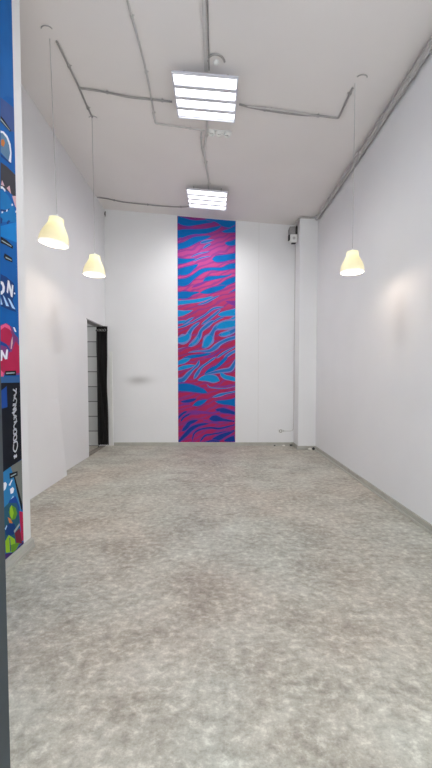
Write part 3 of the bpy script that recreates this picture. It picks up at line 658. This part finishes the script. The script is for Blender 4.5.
# bundle along the top of the right wall, round the column and down to the box
rz = C_z(1.60)
p1 = [(1.655, YF, 3.775), (1.655, 1.5, 3.778), (1.652, 3.2, 3.780), (1.655, 4.8, 3.788), (1.652, 6.1, 3.822), (1.63, 6.33, rz-.020), (1.57, 6.395, rz-.018), (1.45, 6.40, rz-.012), (1.375, 6.405, rz-.014), (1.355, 6.46, rz-.03), (1.345, 6.6, rz-.06)]
conduit('electrical_conduit', [p1], .015, M_silver, 'silver ribbed conduit along the top of the right wall and column', clip=.6, wob=.004, clip_m=M_conduit2)
p2 = [(1.644, YF, 3.728), (1.644, 1.5, 3.730), (1.643, 3.2, 3.732), (1.644, 4.8, 3.742), (1.644, 6.1, 3.775), (1.644, 6.37, 3.785)]
conduit('electrical_conduit', [p2], .026, M_pipe, 'thick smooth grey pipe under the silver conduit along the right wall', clip=1.1, wob=.002, ribbed=False)
# ceiling sockets
t = thing('ceiling_socket', 'white triple socket block with dark holes on the ceiling between the lights', 'socket', (.045, 4.44, C_z(.045)))
t.rotation_euler = (0, math.atan(.085), .04)
link('back_plate', bx((-.135, -.040, -.012), (.135, .040, 0), .004), M_white, t)
for k in (-1, 0, 1):
    bm = bmesh.new(); lathe(bm, [(0, -.030), (.022, -.030), (.026, -.040), (.034, -.040), (.036, -.012), (0, -.012)], 24)
    so = link('socket_outlet', bm, M_white, t, (k*.085, 0, 0))
    for q in (-1, 1):
        b2 = bmesh.new(); tube(b2, [Vector((q*.009, 0, -.0315)), Vector((q*.009, 0, -.0295))], .005, 10); link('hole', b2, M_dark, so)
t = thing('ceiling_hook', 'curved grey ceiling hook over a small white base beside the cable trunking', 'hook', (.006, 3.47, C_z(.006)))
t.rotation_euler = (0, math.atan(.085), 0)
bm = bmesh.new(); lathe(bm, [(0, -.022), (.014, -.022), (.024, -.014), (.026, 0), (0, 0)], 24); link('base', bm, M_white, t, (0, .02, 0))
bm = bmesh.new(); pts = [Vector((math.cos(q)*.075, -math.sin(q)*.085+.01, -.012)) for q in [PI*.06+k*PI*.9/14 for k in range(15)]]
tube(bm, pts, .009, 8); link('hook_arm', bm, M_conduit, t)

# ------------------------------------------------------------------ pendant lamps
def pendant(label, top, drop, tilt, rose, sc=1.0):
    t = thing('pendant_lamp', label, 'pendant lamp', (top[0], top[1], C_z(top[0])-drop), 'cream bell pendant lamps')
    sh = bmesh.new()
    outer = [(.129, 0), (.131, .012), (.131, .034), (.128, .052), (.122, .078), (.110, .110), (.094, .142), (.079, .170), (.070, .190), (.066, .205), (.067, .224), (.064, .240), (.052, .246), (.012, .248)]
    lathe(sh, outer, 40, 0)
    s = link('lamp_shade', sh, M_shade, t, smooth=True); s.scale = (sc, sc, sc*.97)
    s.rotation_euler = tilt
    li = bmesh.new(); lathe(li, [(r-.004 if r > .02 else r, z-.003 if z > .1 else z+.0005) for r, z in outer], 40)
    l = link('shade_lining', li, M_shade_in, s, smooth=True)
    rm = bmesh.new(); lathe(rm, [(.1252, .001), (.130, -.001), (.1335, .003), (.1335, .012), (.1308, .014)], 40)
    link('rim', rm, M_shade_in, s, smooth=True)
    bb = bmesh.new(); lathe(bb, [(0, .085), (.018, .088), (.028, .102), (.030, .118), (.024, .138), (.015, .155), (.014, .19), (0, .19)], 20)
    link('bulb', bb, M_bulb, s, smooth=True)
    cp = bmesh.new(); lathe(cp, [(.0135, .246), (.0135, .262), (.009, .270), (.004, .276), (0, .276)], 16); link('cap', cp, M_white, s)
    # cord from the cap to the ceiling
    c = bmesh.new(); a = Matrix.Rotation(tilt[1], 3, 'Y') @ Matrix.Rotation(tilt[0], 3, 'X') @ Vector((0, 0, .274*sc*.97))
    tube(c, [a, a.lerp(Vector((0, 0, drop)), .12)+Vector((0.0, 0, 0)), Vector((0, 0, drop))], .0028, 8)
    link('cord', c, M_cord, t)
    hk = bmesh.new(); R = .045
    pts = [Vector((rose[0]+math.cos(q)*R, rose[1]+-math.sin(q)*R*.8, drop-.085*rose[0]-.010)) for q in [PI*.05+k*PI*.85/10 for k in range(11)]]
    tube(hk, pts, .0045, 6); link('ceiling_hook', hk, M_cord, t)
    ld = bpy.data.lights.new('pendant_glow', 'POINT'); ld.energy = 2.7; ld.color = (1, .80, .64); ld.shadow_soft_size = .03
    lo = bpy.data.objects.new('pendant_glow', ld); COL.objects.link(lo); lo.parent = t; lo.location = (0, 0, .02)
    return t
R_ = math.radians
pendant('glowing cream bell pendant lamp near the left wall, nearest the camera', (-1.408, 3.40), 1.717, (0, R_(8), 0), (.02, -.10), .95)
pendant('glowing cream bell pendant lamp near the left wall, the farther of that pair', (-1.370, 4.40), 1.717, (0, R_(3), 0), (.02, -.02), .93)
pendant('glowing cream bell pendant lamp hanging alone near the right wall', (1.258, 3.59), 1.684, (0, R_(0), 0), (.03, -.08), .81)

# ------------------------------------------------------------------ doorway curtain
t = thing('door_curtain', 'black curtain bunched at the far side of the doorway', 'curtain', (-1.955, 6.60, -.035))
bm = bmesh.new(); nz = 26; nx = 60; grid = []
for j in range(nz+1):
    z = .085+j/nz*2.03; row = []
    for i in range(nx+1):
        u = i/nx; sq = 1-.10*math.sin(PI*(1-j/nz))
        amp = .028*(1+.25*math.sin(j*.35+i*.2))
        x = -.070+u*.19*sq+.004*math.sin(j*.5+i*.7); y = math.sin(u*PI*2*5+.25*math.sin(j*.22))*amp
        row.append(bm.verts.new((x, y, z)))
    grid.append(row)
for j in range(nz):
    for i in range(nx): bm.faces.new((grid[j][i], grid[j][i+1], grid[j+1][i+1], grid[j+1][i]))
cu = link('fabric', bm, M_curtain, t, smooth=True)
md = cu.modifiers.new('thick', 'SOLIDIFY'); md.thickness = .003
bm = bmesh.new(); tube(bm, [Vector((-.085, 0, 2.045)), Vector((.115, 0, 2.045))], .011, 10); link('rod', bm, M_dark, t)
for i, x in enumerate((-.02, .03, .075)):
    bm = bmesh.new(); pts = [Vector((x, -.033+.0*q, 2.045)) + Vector((math.cos(q)*.019, -.004, math.sin(q)*.019)) for q in [k*PI/8 for k in range(17)]]
    tube(bm, pts, .0035, 6); link('grommet', bm, M_chrome, t)
bm = bmesh.new(); tube(bm, [Vector((-.055, -.045, .05)), Vector((-.055, -.045, .9)), Vector((-.055, -.042, 2.0))], .006, 8); link('pull_rod', bm, M_dark, t)

# ------------------------------------------------------------------ fittings by the column
t = thing('wall_device', 'small white boxy device with dark bracket beside the column top', 'electrical box', (1.318, 6.62, 3.56))
link('body', bx((-.060, -.045, -.075), (.060, .055, .055), .012), M_white, t)
link('bracket', bx((-.020, .055, -.03), (.02, .18, .02), .003), M_dark, t)
link('side_panel', bx((-.085, -.02, -.03), (-.061, .05, .055), .004), M_dark, t)
bm = bmesh.new(); lathe(bm, [(0, 0), (.022, 0), (.024, .012), (0, .012)], 18)
for v in bm.verts: v.co = Vector((v.co.x, -v.co.z-.045, v.co.y-.015))
link('dial', bm, M_conduit2, t)
link('lower_cap', bx((-.035, -.02, -.092), (.04, .03, -.077), .003), M_dark, t)
link('upper_plate', bx((-.06, .0, .06), (.035, .17, .2), .004), M_conduit, t)
link('cable_entry', bx((.040, -.03, .058), (.058, .05, .2), .004), M_dark, t)
# thin cable dropping down beside the column to the socket
bm = bmesh.new()
pts = smooth_path([(1.376, 6.74, 3.49), (1.377, 6.76, 2.6), (1.374, 6.76, 1.6), (1.377, 6.76, .9), (1.374, 6.765, .36), (1.365, 6.775, .285), (1.33, 6.788, .262), (1.20, 6.792, .262)], 8)
tube(bm, pts, .0055, 6)
tag(link('power_cable', bm, M_conduit2), 'thin pale cable dropping beside the column to the low wall socket', 'cable')
t = thing('wall_socket', 'small round white socket low on the back wall', 'socket', (1.153, YB, .262))
def disc(prof, m, name):
    bm = bmesh.new(); lathe(bm, prof, 28)
    for v in bm.verts: v.co = Vector((v.co.x, -v.co.z, v.co.y))
    return link(name, bm, m, t)
disc([(0, .0), (.040, 0), (.040, .014), (.034, .020), (0, .020)], M_white, 'plate')
disc([(.022, .021), (.030, .024), (.022, .026), (.018, .021)], M_conduit, 'ring')
for q in (-1, 1):
    bm = bmesh.new(); tube(bm, [Vector((q*.009, -.019, 0)), Vector((q*.009, -.022, 0))], .004, 8); link('hole', bm, M_dark, t)
link('cable_boot', bx((.038, -.018, -.007), (.062, -.003, .007), .002), M_conduit, t)
# short dark stub high in the back left corner
t = thing('wall_hook', 'short dark stub hook high in the back left corner', 'hook', (XL+.022, YB, 4.04))
link('plate', bx((-.008, -.010, -.045), (.008, 0, .045), .002), M_conduit, t)
bm = bmesh.new(); tube(bm, smooth_path([(0, -.01, .02), (0, -.035, .01), (0, -.04, -.02), (0, -.03, -.035)], 6), .006, 8); link('prong', bm, M_dark, t)
# crumpled scraps lying at the skirting
def scrap(label, loc, sx, sy, sz, m):
    bm = bmesh.new(); bmesh.ops.create_icosphere(bm, subdivisions=2, radius=1)
    for v in bm.verts:
        k = 1+random.uniform(-.28, .28); v.co = Vector((v.co.x*sx*k, v.co.y*sy*k, max(v.co.z*k, -.8)*sz+sz*.8))
    tag(link('crumpled_scrap', bm, m, None, loc), label, 'scrap', 'scraps at the skirting')
scrap('crumpled white scrap on the floor against the column foot', (1.575, 6.37, 0), .030, .018, .022, M_scrap)
scrap('dark crumpled scrap beside the white one at the column foot', (1.635, 6.375, 0), .024, .016, .026, M_dark)
scrap('dark scrap in the corner where back skirting meets the column', (1.335, 6.755, 0), .026, .016, .018, M_dark)
scrap('small white scrap on floor by the skirting below the low socket', (1.20, 6.75, 0), .026, .012, .010, M_scrap)
scrap('tiny dark scrap by the skirting, the nearest one to the striped mural', (1.045, 6.76, 0), .018, .010, .010, M_dark)
